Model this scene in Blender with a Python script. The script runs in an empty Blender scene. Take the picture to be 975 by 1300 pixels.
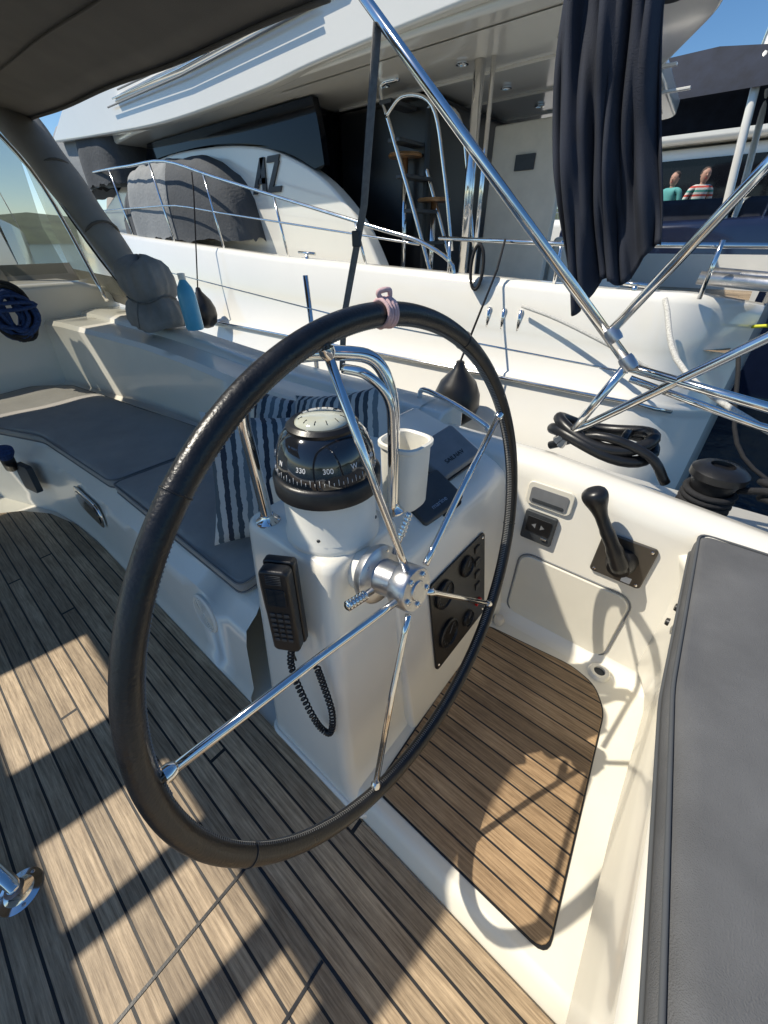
import bpy, bmesh, math, random
from mathutils import Vector, Matrix, Euler
random.seed(4)
S=bpy.context.scene
# ------------------------------------------------------------ materials
def newmat(n):
    m=bpy.data.materials.new(n); m.use_nodes=True
    return m,m.node_tree,m.node_tree.nodes["Principled BSDF"]
def mat(n,col,rough=.5,metal=0,var=.12,vscale=6,bump=0,bscale=200,coat=0,rvar=.1,stretch=(1,1,1),dirt=0,dirtcol=(.25,.2,.13),bdist=.002,spec=.5):
    m,t,b=newmat(n); N=t.nodes; L=t.links
    tc=N.new("ShaderNodeTexCoord"); mp=N.new("ShaderNodeMapping"); mp.inputs["Scale"].default_value=stretch
    L.new(tc.outputs["Object"],mp.inputs[0])
    nz=N.new("ShaderNodeTexNoise"); nz.inputs["Scale"].default_value=vscale; nz.inputs["Detail"].default_value=3; nz.inputs["Roughness"].default_value=.6
    L.new(mp.outputs[0],nz.inputs["Vector"])
    rp=N.new("ShaderNodeValToRGB"); rp.color_ramp.elements[0].position=.3; rp.color_ramp.elements[1].position=.7
    c=Vector(col); rp.color_ramp.elements[0].color=(*(c*(1-var)),1); rp.color_ramp.elements[1].color=(*[min(1,k) for k in c*(1+var)],1)
    L.new(nz.outputs[0],rp.inputs[0]); out=rp.outputs[0]
    if dirt:
        n2=N.new("ShaderNodeTexNoise"); n2.inputs["Scale"].default_value=2.3; n2.inputs["Detail"].default_value=5; n2.inputs["Roughness"].default_value=.75
        L.new(tc.outputs["Object"],n2.inputs["Vector"])
        r2=N.new("ShaderNodeValToRGB"); r2.color_ramp.elements[0].position=.5; r2.color_ramp.elements[1].position=.8
        r2.color_ramp.elements[0].color=(0,0,0,1); r2.color_ramp.elements[1].color=(dirt,dirt,dirt,1)
        L.new(n2.outputs[0],r2.inputs[0])
        mx=N.new("ShaderNodeMixRGB"); mx.inputs[2].default_value=(*dirtcol,1); L.new(out,mx.inputs[1]); L.new(r2.outputs[0],mx.inputs[0]); out=mx.outputs[0]
    L.new(out,b.inputs["Base Color"])
    mr=N.new("ShaderNodeMapRange"); mr.inputs[3].default_value=max(.02,rough-rvar*rough*2); mr.inputs[4].default_value=min(1,rough+rvar*rough*2)
    L.new(nz.outputs[0],mr.inputs[0]); L.new(mr.outputs[0],b.inputs["Roughness"])
    b.inputs["Metallic"].default_value=metal; b.inputs["Specular IOR Level"].default_value=spec
    b.inputs["Coat Weight"].default_value=coat; b.inputs["Coat Roughness"].default_value=.08
    if bump:
        n3=N.new("ShaderNodeTexNoise"); n3.inputs["Scale"].default_value=bscale; n3.inputs["Detail"].default_value=2
        L.new(mp.outputs[0],n3.inputs["Vector"])
        bp=N.new("ShaderNodeBump"); bp.inputs["Strength"].default_value=bump; bp.inputs["Distance"].default_value=bdist
        L.new(n3.outputs[0],bp.inputs["Height"]); L.new(bp.outputs[0],b.inputs["Normal"])
    return m
def teak(n,pitch,light,dark,caulk=.1,bl=3.1):
    m,t,b=newmat(n); N=t.nodes; L=t.links
    tc=N.new("ShaderNodeTexCoord"); sp=N.new("ShaderNodeSeparateXYZ"); L.new(tc.outputs["Object"],sp.inputs[0])
    def M(op,a,bv=None):
        q=N.new("ShaderNodeMath"); q.operation=op
        if hasattr(a,"links"): L.new(a,q.inputs[0])
        else: q.inputs[0].default_value=a
        if bv is not None:
            if hasattr(bv,"links"): L.new(bv,q.inputs[1])
            else: q.inputs[1].default_value=bv
        return q.outputs[0]
    v=M('DIVIDE',sp.outputs[1],pitch); fl=M('FLOOR',v); fr=M('FRACT',v)
    wn=N.new("ShaderNodeTexWhiteNoise"); wn.noise_dimensions='1D'; L.new(fl,wn.inputs["W"])
    ux=M('ADD',M('DIVIDE',sp.outputs[0],bl),M('MULTIPLY',wn.outputs[0],7.3))
    seg=M('FLOOR',ux)
    wn2=N.new("ShaderNodeTexWhiteNoise"); wn2.noise_dimensions='2D'
    cb=N.new("ShaderNodeCombineXYZ"); L.new(fl,cb.inputs[0]); L.new(seg,cb.inputs[1]); L.new(cb.outputs[0],wn2.inputs["Vector"])
    off=N.new("ShaderNodeCombineXYZ"); L.new(M('MULTIPLY',wn2.outputs[0],31.),off.inputs[2])
    va=N.new("ShaderNodeVectorMath"); va.operation='ADD'; L.new(tc.outputs["Object"],va.inputs[0]); L.new(off.outputs[0],va.inputs[1])
    mp=N.new("ShaderNodeMapping"); mp.inputs["Scale"].default_value=(5,110,5); L.new(va.outputs[0],mp.inputs[0])
    gr=N.new("ShaderNodeTexNoise"); gr.inputs["Scale"].default_value=1.6; gr.inputs["Detail"].default_value=6; gr.inputs["Roughness"].default_value=.72; L.new(mp.outputs[0],gr.inputs["Vector"])
    rp=N.new("ShaderNodeValToRGB"); e=rp.color_ramp.elements; e[0].position=.36; e[1].position=.64
    e[0].color=(*dark,1); e[1].color=(*light,1); L.new(gr.outputs[0],rp.inputs[0])
    hs=N.new("ShaderNodeHueSaturation"); L.new(rp.outputs[0],hs.inputs["Color"])
    mr=N.new("ShaderNodeMapRange"); mr.inputs[3].default_value=.75; mr.inputs[4].default_value=1.2; L.new(wn2.outputs[0],mr.inputs[0]); L.new(mr.outputs[0],hs.inputs["Value"])
    st=N.new("ShaderNodeTexNoise"); st.inputs["Scale"].default_value=3.1; st.inputs["Detail"].default_value=5; st.inputs["Roughness"].default_value=.7; L.new(tc.outputs["Object"],st.inputs["Vector"])
    sr=N.new("ShaderNodeValToRGB"); sr.color_ramp.elements[0].position=.35; sr.color_ramp.elements[1].position=.62; sr.color_ramp.elements[0].color=(.70,.68,.66,1); sr.color_ramp.elements[1].color=(1,1,1,1); L.new(st.outputs[0],sr.inputs[0])
    ml=N.new("ShaderNodeMixRGB"); ml.blend_type='MULTIPLY'; ml.inputs[0].default_value=1; L.new(hs.outputs[0],ml.inputs[1]); L.new(sr.outputs[0],ml.inputs[2])
    ed=M('MULTIPLY',M('ABSOLUTE',M('SUBTRACT',fr,.5)),2.)
    ck=M('GREATER_THAN',ed,1-caulk)
    fx=M('FRACT',ux); bj=M('LESS_THAN',fx,.0012)
    ck=M('MAXIMUM',ck,bj)
    mx=N.new("ShaderNodeMixRGB"); mx.inputs[2].default_value=(.008,.008,.009,1); L.new(ck,mx.inputs[0]); L.new(ml.outputs[0],mx.inputs[1])
    L.new(mx.outputs[0],b.inputs["Base Color"])
    b.inputs["Roughness"].default_value=.55
    hh=M('SUBTRACT',M('MULTIPLY',gr.outputs[0],.6),ck)
    bp=N.new("ShaderNodeBump"); bp.inputs["Strength"].default_value=.55; bp.inputs["Distance"].default_value=.0025; L.new(hh,bp.inputs["Height"]); L.new(bp.outputs[0],b.inputs["Normal"])
    return m
TEAK=teak("teak_deck",.05,(.57,.43,.275),(.24,.17,.10),.12,9)
TEAK2=teak("teak_pad",.05,(.50,.34,.19),(.23,.145,.075),.10,30)
GEL=mat("gelcoat",(.85,.81,.71),.24,var=.02,vscale=3,coat=.4,dirt=.08,dirtcol=(.5,.46,.38),bump=.03,bscale=40)
GEL2=mat("gelcoat_cream",(.80,.755,.64),.38,var=.03,vscale=5,coat=.2,dirt=.14,dirtcol=(.45,.41,.33))
YW=mat("yacht_white",(.86,.83,.75),.16,var=.02,vscale=1,coat=.6,dirt=.06,dirtcol=(.55,.5,.42))
SS=mat("stainless",(.80,.785,.76),.10,metal=1,var=.06,vscale=12,rvar=.3)
SSB=mat("brushed_alloy",(.55,.55,.56),.35,metal=1,var=.08,vscale=30,bump=.1)
LEA=mat("black_leather",(.009,.009,.010),.34,var=.4,vscale=30,bump=.45,bscale=260,rvar=.25,bdist=.0012)
BLK=mat("black_plastic",(.011,.011,.012),.36,var=.2,vscale=20,bump=.1,bscale=300)
DRK=mat("dark_grey_plastic",(.045,.05,.055),.5,var=.15,vscale=20,bump=.15,bscale=200)
MGR=mat("mid_grey_plastic",(.20,.205,.21),.5,var=.1,vscale=20,bump=.1,bscale=200)
GRY=mat("shaded_grey_canvas",(.118,.119,.121),.92,var=.14,vscale=9,bump=.8,bscale=650,dirt=.25,dirtcol=(.18,.18,.18))  # helm cushion copy of the canvas, shade put into its darker colour
GRYB=mat("bench_canvas",(.37,.35,.32),.92,var=.10,vscale=7,bump=.8,bscale=650,dirt=.2,dirtcol=(.45,.44,.42))  # lighter copy of the same cushion canvas, without that darkening
GRYP=mat("grey_piping",(.08,.085,.09),.9,var=.1)
CAN=mat("taupe_canvas",(.12,.108,.092),.95,var=.18,vscale=3,bump=.7,bscale=400)
CANL=mat("sand_canvas",(.30,.275,.235),.95,var=.12,vscale=4,bump=.7,bscale=400)
COV=mat("charcoal_cover",(.07,.075,.082),.9,var=.25,vscale=2,bump=.6,bscale=30,bdist=.01)
COV2=mat("light_cover",(.27,.28,.285),.85,var=.15,vscale=2,bump=.6,bscale=30,bdist=.01)
NAVY=mat("navy_cloth",(.024,.029,.045),.92,var=.35,vscale=5,bump=.8,bscale=350)
GLS=mat("dark_glass",(.01,.012,.016),.05,var=.1,coat=1)
TINT=mat("tinted_window",(.006,.007,.010),.06,var=.1,spec=.28)
WHT=mat("white_plastic",(.82,.795,.71),.4,var=.04,vscale=10)
PRT=mat("white_print",(.75,.75,.75),.5,var=.02)
DIM=mat("dim_print",(.22,.22,.22),.5,var=.02)
RED=mat("red_plastic",(.6,.02,.02),.4,var=.1)
PINK=mat("pink_elastic",(.62,.42,.42),.8,var=.15,vscale=80,bump=.5)
ROPE=mat("white_rope",(.55,.54,.5),.9,var=.3,vscale=140,bump=1,bscale=400)
ROPN=mat("navy_rope",(.02,.05,.15),.9,var=.5,vscale=90,bump=1,bscale=300)
ROPB=mat("black_rope",(.015,.015,.017),.85,var=.4,vscale=90,bump=1,bscale=300)
YEL=mat("yellow_rope",(.62,.62,.05),.8,var=.1)
BLUE=mat("blue_bottle",(.10,.42,.62),.3,var=.1)
WEB=mat("webbing",(.16,.155,.145),.9,var=.2,vscale=60,bump=.5)
LENS=mat("compass_glass",(.55,.56,.46),.12,var=.1,vscale=14,coat=1)
BEI=mat("beige_trim",(.70,.64,.54),.5,var=.06)
WOOD=mat("varnished_wood",(.30,.15,.06),.3,var=.3,vscale=8,coat=.5)
SKIN=mat("skin",(.48,.27,.19),.6,var=.06)
HAIR=mat("hair",(.06,.04,.03),.8,var=.3,vscale=40)
JEAN=mat("trousers",(.06,.08,.13),.9,var=.2)
CONC=mat("quay_concrete",(.33,.31,.28),.85,var=.2,vscale=2,bump=.5,bscale=30)
FOL=mat("hill_green",(.07,.09,.05),.95,var=.4,vscale=.05)
THR=mat("grey_thread",(.30,.30,.29),.8)
NH=mat("navy_hull",(.012,.018,.045),.15,var=.1,coat=1)
TEAL=mat("teal_shirt",(.1,.35,.33),.9)
def clearvinyl():
    m,t,b=newmat("clear_vinyl"); N=t.nodes;L=t.links
    nz=N.new("ShaderNodeTexNoise"); nz.inputs["Scale"].default_value=6
    tr=N.new("ShaderNodeBsdfTransparent"); tr.inputs[0].default_value=(.75,.76,.72,1)
    mx=N.new("ShaderNodeMixShader"); mx.inputs[0].default_value=.3
    b.inputs["Base Color"].default_value=(.35,.35,.31,1); b.inputs["Roughness"].default_value=.08
    bp=N.new("ShaderNodeBump"); bp.inputs["Strength"].default_value=.3; L.new(nz.outputs[0],bp.inputs["Height"]); L.new(bp.outputs[0],b.inputs["Normal"])
    L.new(tr.outputs[0],mx.inputs[1]); L.new(b.outputs[0],mx.inputs[2]); L.new(mx.outputs[0],N["Material Output"].inputs[0]); return m
VIN=clearvinyl()
def stripes(n,cols,freq,axis=0,rough=.9):
    m,t,b=newmat(n); N=t.nodes;L=t.links
    tc=N.new("ShaderNodeTexCoord")
    nw=N.new("ShaderNodeTexNoise"); nw.inputs["Scale"].default_value=40; L.new(tc.outputs["Object"],nw.inputs["Vector"])
    sp=N.new("ShaderNodeSeparateXYZ"); L.new(tc.outputs["Object"],sp.inputs[0])
    ad=N.new("ShaderNodeMath"); ad.operation='MULTIPLY_ADD'; ad.inputs[1].default_value=.012; L.new(nw.outputs[0],ad.inputs[0]); L.new(sp.outputs[axis],ad.inputs[2])
    mu=N.new("ShaderNodeMath"); mu.operation='MULTIPLY'; mu.inputs[1].default_value=freq; L.new(ad.outputs[0],mu.inputs[0])
    fr=N.new("ShaderNodeMath"); fr.operation='FRACT'; L.new(mu.outputs[0],fr.inputs[0])
    rp=N.new("ShaderNodeValToRGB"); rp.color_ramp.interpolation='CONSTANT'
    e=rp.color_ramp.elements
    for i,c in enumerate(cols):
        if i<2: e[i].position=i/len(cols); e[i].color=(*c,1)
        else:
            q=e.new(i/len(cols)); q.color=(*c,1)
    L.new(fr.outputs[0],rp.inputs[0]); L.new(rp.outputs[0],b.inputs["Base Color"]); b.inputs["Roughness"].default_value=rough
    nz=N.new("ShaderNodeTexNoise"); nz.inputs["Scale"].default_value=500; bp=N.new("ShaderNodeBump"); bp.inputs["Strength"].default_value=.5; bp.inputs["Distance"].default_value=.002
    L.new(tc.outputs["Object"],nz.inputs["Vector"]); L.new(nz.outputs[0],bp.inputs["Height"]); L.new(bp.outputs[0],b.inputs["Normal"]); return m
PIL=stripes("striped_fabric",[(.05,.07,.09),(.52,.53,.50),(.16,.2,.22),(.6,.6,.56),(.09,.12,.14),(.5,.5,.48),(.03,.04,.06),(.40,.42,.41)],8,0)
SHIRT=stripes("striped_shirt",[(.5,.08,.06),(.6,.6,.55),(.08,.3,.25),(.6,.6,.55)],7,2)
def watermat():
    m,t,b=newmat("water"); N=t.nodes;L=t.links
    b.inputs["Base Color"].default_value=(.008,.02,.028,1); b.inputs["Roughness"].default_value=.06
    tc=N.new("ShaderNodeTexCoord"); nz=N.new("ShaderNodeTexNoise"); nz.inputs["Scale"].default_value=2.5; nz.inputs["Detail"].default_value=5
    L.new(tc.outputs["Object"],nz.inputs["Vector"]); bp=N.new("ShaderNodeBump"); bp.inputs["Strength"].default_value=.5; bp.inputs["Distance"].default_value=.08
    L.new(nz.outputs[0],bp.inputs["Height"]); L.new(bp.outputs[0],b.inputs["Normal"]); return m
WAT=watermat()
# ------------------------------------------------------------ helpers
def group(n):
    o=bpy.data.objects.new(n,None); S.collection.objects.link(o); o.empty_display_size=.1; return o
def finish(o,m,parent=None,smooth=False,bevel=0,seg=3,sub=0):
    if m is not None: o.data.materials.append(m)
    if parent: o.parent=parent
    if smooth:
        for p in o.data.polygons: p.use_smooth=True
    if bevel:
        b=o.modifiers.new("b",'BEVEL'); b.width=bevel; b.segments=seg; b.limit_method='ANGLE'; b.angle_limit=math.radians(32)
        for p in o.data.polygons: p.use_smooth=True
        w=o.modifiers.new("w",'WEIGHTED_NORMAL'); w.keep_sharp=True
    return o
def mesh(n,v,f,m,parent=None,fixn=True,**k):
    me=bpy.data.meshes.new(n); me.from_pydata([tuple(q) for q in v],[],f); me.update()
    if fixn:
        bm=bmesh.new(); bm.from_mesh(me); bmesh.ops.recalc_face_normals(bm,faces=bm.faces); bm.to_mesh(me); bm.free()
    o=bpy.data.objects.new(n,me); S.collection.objects.link(o)
    return finish(o,m,parent,**k)
def box(n,c,s,m,parent=None,rot=(0,0,0),**k):
    v=[(x*s[0]/2,y*s[1]/2,z*s[2]/2) for x in(-1,1) for y in(-1,1) for z in(-1,1)]
    f=[(0,1,3,2),(4,6,7,5),(0,4,5,1),(2,3,7,6),(0,2,6,4),(1,5,7,3)]
    o=mesh(n,v,f,m,parent,**k); o.location=c; o.rotation_euler=rot; return o
def prism(n,poly,axis,a,b,m,parent=None,**k):
    def P(p,t):
        if axis=='z': return (p[0],p[1],t)
        if axis=='y': return (p[0],t,p[1])
        return (t,p[0],p[1])
    N=len(poly); v=[P(p,a) for p in poly]+[P(p,b) for p in poly]
    f=[tuple(range(N)),tuple(range(2*N-1,N-1,-1))]+[(i,(i+1)%N,(i+1)%N+N,i+N) for i in range(N)]
    return mesh(n,v,f,m,parent,**k)
def loft(n,st,m,parent=None,closed=False,caps=False,**k):
    R=len(st[0]); v=[p for s in st for p in s]; f=[]
    for i in range(len(st)-1):
        for j in range(R if closed else R-1):
            a=i*R+j; b=i*R+(j+1)%R; f.append((a,b,b+R,a+R))
    if caps: f.append(tuple(range(R))); f.append(tuple(range(len(v)-1,len(v)-R-1,-1)))
    return mesh(n,v,f,m,parent,**k)
def cr(pts,n=8,cyc=False):
    P=[Vector(p) for p in pts]; o=[]; N=len(P)
    for i in range(N if cyc else N-1):
        p0=P[i-1] if (i or cyc) else P[0]*2-P[1]; p1=P[i]; p2=P[(i+1)%N]; p3=P[(i+2)%N] if (cyc or i+2<N) else p2*2-p1
        for j in range(n):
            t=j/n; o.append(.5*((2*p1)+(p2-p0)*t+(2*p0-5*p1+4*p2-p3)*t*t+(3*p1-p0-3*p2+p3)*t**3))
    if not cyc:o.append(P[-1])
    return o
def tube(n,pts,r,m,parent=None,smoothpts=0,cyc=False,seg=12,rs=None,flat=1):
    P=cr(pts,smoothpts,cyc) if smoothpts else [Vector(p) for p in pts]
    N=len(P); T=[]
    for i in range(N):
        a=P[i-1] if (i or cyc) else P[0]; b=P[(i+1)%N] if (cyc or i<N-1) else P[-1]
        t=(b-a); T.append(t.normalized() if t.length>1e-9 else Vector((0,0,1)))
    u=T[0].cross(Vector((0,0,1)))
    if u.length<.05: u=T[0].cross(Vector((1,0,0)))
    u.normalize(); v=[]
    for i in range(N):
        u=(u-T[i]*u.dot(T[i])).normalized(); w=T[i].cross(u)
        rr=r if rs is None else rs[min(i,len(rs)-1)]
        for j in range(seg):
            a=2*math.pi*j/seg; v.append(P[i]+(u*math.cos(a)*rr+w*math.sin(a)*rr*flat))
    f=[]
    for i in range(N if cyc else N-1):
        for j in range(seg):
            a=i*seg+j; b=i*seg+(j+1)%seg; c=((i+1)%N)*seg+(j+1)%seg; d=((i+1)%N)*seg+j; f.append((a,b,c,d))
    if not cyc: f.append(tuple(range(seg))[::-1]); f.append(tuple(range((N-1)*seg,N*seg)))
    return mesh(n,v,f,m,parent,smooth=True,fixn=not cyc)
def lathe(n,prof,c,m,parent=None,seg=48,axis=(0,0,1),sq=0,smooth=True,sx=1,sy=1):
    q=Vector((0,0,1)).rotation_difference(Vector(axis).normalized()); v=[];f=[]
    for r,z in prof:
        for j in range(seg):
            a=2*math.pi*j/seg; k=1
            if sq: k=1/((abs(math.cos(a))**sq+abs(math.sin(a))**sq)**(1/sq))
            v.append(Vector(c)+q@Vector((r*k*math.cos(a)*sx,r*k*math.sin(a)*sy,z)))
    for i in range(len(prof)-1):
        for j in range(seg):
            a=i*seg+j;b=i*seg+(j+1)%seg; f.append((a,b,b+seg,a+seg))
    f.append(tuple(range(seg))[::-1]); L=len(prof)-1; f.append(tuple(range(L*seg,L*seg+seg)))
    o=mesh(n,v,f,m,parent,smooth=smooth)
    e=o.modifiers.new("e",'EDGE_SPLIT'); e.split_angle=math.radians(40)
    return o
def rrect(w,h,r,n=6):
    o=[]
    for cx,cy,a0 in((w/2-r,h/2-r,0),(-w/2+r,h/2-r,90),(-w/2+r,-h/2+r,180),(w/2-r,-h/2+r,270)):
        for i in range(n+1):
            a=math.radians(a0+90*i/n); o.append((cx+r*math.cos(a),cy+r*math.sin(a)))
    return o
def plate(n,c,w,h,d,r,m,parent=None,X=(1,0,0),Y=(0,0,1),bevel=.002,**k):
    """rounded plate: w along X, h along Y, thickness d along X x Y from c"""
    X=Vector(X).normalized();Y=Vector(Y).normalized();Z=X.cross(Y);c=Vector(c)
    p=rrect(w,h,r); N=len(p)
    v=[c+X*a+Y*b for a,b in p]+[c+X*a+Y*b+Z*d for a,b in p]
    f=[tuple(range(N)),tuple(range(2*N-1,N-1,-1))]+[(i,(i+1)%N,(i+1)%N+N,i+N) for i in range(N)]
    return mesh(n,v,f,m,parent,bevel=bevel,seg=2,**k)
def text(n,s,c,size,m,parent,X,Y,shear=0,ext=.0005):
    t=bpy.data.curves.new(n,'FONT'); t.body=s; t.size=size; t.align_x='CENTER'; t.align_y='CENTER'; t.extrude=ext; t.shear=shear
    o=bpy.data.objects.new(n,t); S.collection.objects.link(o); t.materials.append(m)
    X=Vector(X).normalized();Y=Vector(Y).normalized();Z=X.cross(Y)
    M=Matrix((X,Y,Z)).transposed().to_4x4(); M.translation=Vector(c); o.matrix_world=M
    if parent: o.parent=parent
    return o
def cushion(n,poly,z0,z1,parent,m=GRY,puff=.012,pm=GRYP):
    """upholstered cushion with a crowned top and piping, outline poly (x,y)"""
    N=len(poly); cx=sum(p[0] for p in poly)/N; cy=sum(p[1] for p in poly)/N
    v=[];rings=[]
    def ring(s,z,inset=0):
        r=[]
        for p in poly:
            d=Vector((cx-p[0],cy-p[1])); L=d.length; d/=L
            q=Vector(p)+d*(inset); q=Vector((cx,cy))+(q-Vector((cx,cy)))*s
            r.append(len(v)); v.append((q.x,q.y,z+(.004*math.sin(q.x*9+q.y*4)+.0025*math.sin(q.y*17-q.x*5) if s<1 else 0)))
        rings.append(r)
    ring(1,z0,.012);ring(1,z0+.01,0);ring(1,(z0+z1)/2,-.004);ring(1,z1-.01,0);ring(1,z1,.012)
    for s,k in((.96,.3),(.9,.6),(.8,.85),(.7,.95),(.6,1),(.5,1),(.4,1),(.25,1),(.12,1)): ring(s,z1+puff*k)
    f=[]
    for a,b in zip(rings,rings[1:]):
        for i in range(N): f.append((a[i],a[(i+1)%N],b[(i+1)%N],b[i]))
    f.append(tuple(rings[0])); f.append(tuple(rings[-1]))
    o=mesh(n,v,f,m,parent,smooth=True)
    for z in (z1-.003,z0+.004): tube("piping",[(p[0],p[1],z) for p in poly],.0035,pm,parent,cyc=True,seg=8)
    return o
def dense(poly,step=.05,rad=.05):
    out=[];N=len(poly)
    for i in range(N):
        p0=Vector(poly[i-1]);p=Vector(poly[i]);p1=Vector(poly[(i+1)%N])
        r=min(rad,(p-p0).length*.45,(p1-p).length*.45)
        a=p+(p0-p).normalized()*r; b=p+(p1-p).normalized()*r
        for k in range(6):
            t=k/5; out.append(tuple(a.lerp(p,t).lerp(p.lerp(b,t),t)))
        nx=p1+(p-p1).normalized()*min(rad,(p1-p).length*.45)
        L=(nx-b).length; n=int(L/step)
        for k in range(1,n): out.append(tuple(b.lerp(nx,k/n)))
    return out
# ------------------------------------------------------------ water, hills, quay
mesh("water",[(-3000,-3000,-.8),(3000,-3000,-.8),(3000,3000,-.8),(-3000,3000,-.8)],[(0,1,2,3)],WAT)
st=[]
for i in range(60):
    a=math.radians(-80+i*4.2); r=900
    h=25+22*math.sin(i*.5)+14*math.sin(i*1.3+1)+random.random()*5
    st.append([(r*math.sin(a),r*math.cos(a),-1),(r*1.1*math.sin(a),r*1.1*math.cos(a),h*.7),(r*1.25*math.sin(a),r*1.25*math.cos(a),h)])
loft("hills",st,FOL,smooth=True)
box("quay",(6,13.4,.2),(90,2.6,1.0),CONC,bevel=.03)
# ------------------------------------------------------------ own boat cockpit
deck=group("sailboat_cockpit")
sole=[(1.6,.236),(-2.1,.236),(-2.45,.215),(-2.68,.16),(-2.85,.06),(-2.94,-.05),(-2.94,-2.6),(1.6,-2.6)]
prism("teak_sole",sole,'z',-.02,0,TEAK,deck)
prism("sole_tray",[(2.2,.9),(-4.2,.9),(-4.2,-3),(2.2,-3)],'z',-.1,-.012,GEL,deck)
for a,b in (((-.43,.0),(.5,.0)),((-.45,-.02),(-.45,-.75)),((-.185,-.005),(-.185,-.75))):
    c=((a[0]+b[0])/2,(a[1]+b[1])/2,.0005); box("hatch_seam",c,(max(.007,abs(a[0]-b[0])),max(.007,abs(a[1]-b[1])),.003),BLK,deck)
def prof(x):
    s=0 if x>-2.1 else (-.035*((-2.1-x)/.5)**2 if x>-2.7 else -.05-.35*(-2.7-x))
    s=max(s,-.45); t=s*.9
    rise=0 if x>-1.6 else min(.10,(-1.6-x)*.05)
    p=[(.236+s,-.02),(.243+s,.03),(.262+s,.06),(.285+s,.27),(.30+s,.33),(.345+s,.365),(.36+s,.385),(.40+s,.40),(.93+t*.5,.40),(.955+t*.5,.42),(.975+t*.5,.66),(.985+t*.5,.715+rise),(1.01+t*.5,.74+rise),(1.15+t*.3,.745+rise),(1.165+t*.3,.765+rise),(1.19+t*.2,.78+rise),(1.30,.78+rise),(1.33,.765+rise),(1.345,.72+rise),(1.36,.55),(1.62,.53),(1.70,.45),(1.68,0),(1.5,-.9)]
    return [(x,a,b) for a,b in p]
xs=[-4.0+i*.1 for i in range(31)]+[-1.0,-.9,-.8]
loft("bench_moulding",[prof(x) for x in xs],GEL,deck,smooth=True,bevel=.006)
def prof2(x):
    e=max(0,x+.3)*.09
    return [(x,1.115,-.02),(x,1.118,.05),(x,1.12,.66-e),(x,1.128,.70-e),(x,1.15,.722-e),(x,1.20,.728-e),(x,1.235,.722-e),(x,1.25,.70-e),(x,1.27,.55),(x,1.62,.53),(x,1.70,.45),(x,1.66,0),(x,1.5,-.9)]
loft("helm_coaming",[prof2(-.8+i*.1) for i in range(32)],GEL,deck,smooth=True)
prism("coaming_end",[(.975,.40),(.985,.715),(1.01,.74),(1.15,.745),(1.19,.775),(1.30,.78),(1.34,.74),(1.36,.4)],'x',-.82,-.70,GEL,deck,bevel=.012)
prism("cabin_bulkhead",[(-3,-.05),(1.34,-.05),(1.34,1.0),(1.1,1.06),(-3,1.06)],'x',-4.4,-3.85,GEL,deck,bevel=.04)
prism("helm_platform",[(.238,-.01),(.256,.035),(.275,.052),(1.13,.052),(1.13,-.01)],'x',-.52,.62,GEL2,deck,bevel=.008)
pad=dense([(-.292,.306),(.185,.306),(.135,.93),(.085,1.005),(.0,1.03),(-.315,1.0)],.06,.035)
prism("teak_pad",pad,'z',.049,.060,TEAK2,deck,bevel=.003,seg=2)
mesh("pad_gasket",[(p[0]*1.0,p[1],.0545) for p in [( (q[0]+.055)*1.022-.055,(q[1]-.66)*1.016+.66) for q in pad]],[tuple(range(len(pad)))],BLK,deck)
lathe("drain_ring",[(.018,.052),(.018,.066),(.03,.068),(.034,.064),(.036,.052)],(.085,1.065,0),GEL,deck)
lathe("drain_hole",[(.019,.05),(.019,.058)],(.085,1.065,0),DRK,deck)
lathe("latch_ball",[(.0,.05),(.018,.055),(.022,.07),(.016,.086),(.001,.09)],(-.285,1.045,0),BEI,deck,seg=24)
cv=[]
for i in range(12):
    x=-.4+i*.06
    cv.append([(x,1.123-.06*(1-math.sin(a)),.052+.06*(1-math.cos(a))) for a in [k*math.pi/2/6 for k in range(7)]])
loft("cove",cv,GEL,deck,smooth=True)
hs=[]
for y in [-.6+i*.06 for i in range(30)]:
    e=.05*max(0,(.6-y))*.6
    w=max(0,(y-.95)/.17)**2*.05
    hs.append([(.30+e-w,y,.045),(.245+e-w,y,.07),(.222+e-w,y,.12),(.212+e-w,y,.40),(.205+e-w,y,.50),(.18+e-w,y,.56),(.17+e-w,y,.585),(.19+e-w,y,.60),(1.2,y,.60)])
loft("helm_seat_base",hs,GEL,deck,smooth=True)
mesh("seat_inboard_end",[(.33,-.6,0),(.33,-.6,.6),(1.2,-.6,.6),(1.2,-.6,0)],[(0,1,2,3)],GEL,deck)
hc=group("helm_seat_cushion")
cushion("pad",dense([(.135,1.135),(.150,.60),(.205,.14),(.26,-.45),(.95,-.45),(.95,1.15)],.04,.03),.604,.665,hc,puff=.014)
W=group("helm_side_locker")
plate("locker_lid",(-.105,1.121,.225),.36,.30,.010,.045,GEL2,W,bevel=.008)
tube("locker_seal",[(-.105+a,1.117,.225+b) for a,b in rrect(.372,.312,.05)],.0028,MGR,W,cyc=True,seg=6)
ig=group("ignition_panel")
plate("housing",(-.252,1.119,.505),.105,.115,.014,.008,DRK,ig,bevel=.004)
plate("face",(-.252,1.104,.515),.08,.06,.002,.004,BLK,ig,bevel=.001)
for s in(-1,1):
    mesh("arrow_label",[(-.252+s*.022,1.1012,.515),(-.252+s*.008,1.1012,.525),(-.252+s*.008,1.1012,.505)],[(0,1,2)],MGR,ig)
plate("key",(-.225,1.103,.475),.02,.008,.004,.002,SS,ig,bevel=.001)
ni=group("engine_switch_niche")
plate("frame",(-.245,1.119,.625),.145,.085,.008,.018,GEL2,ni,bevel=.003)
plate("recess",(-.245,1.110,.622),.118,.058,.002,.01,MGR,ni,bevel=.0008)
plate("slot",(-.245,1.107,.605),.10,.012,.001,.004,DRK,ni,bevel=.0004)
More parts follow.
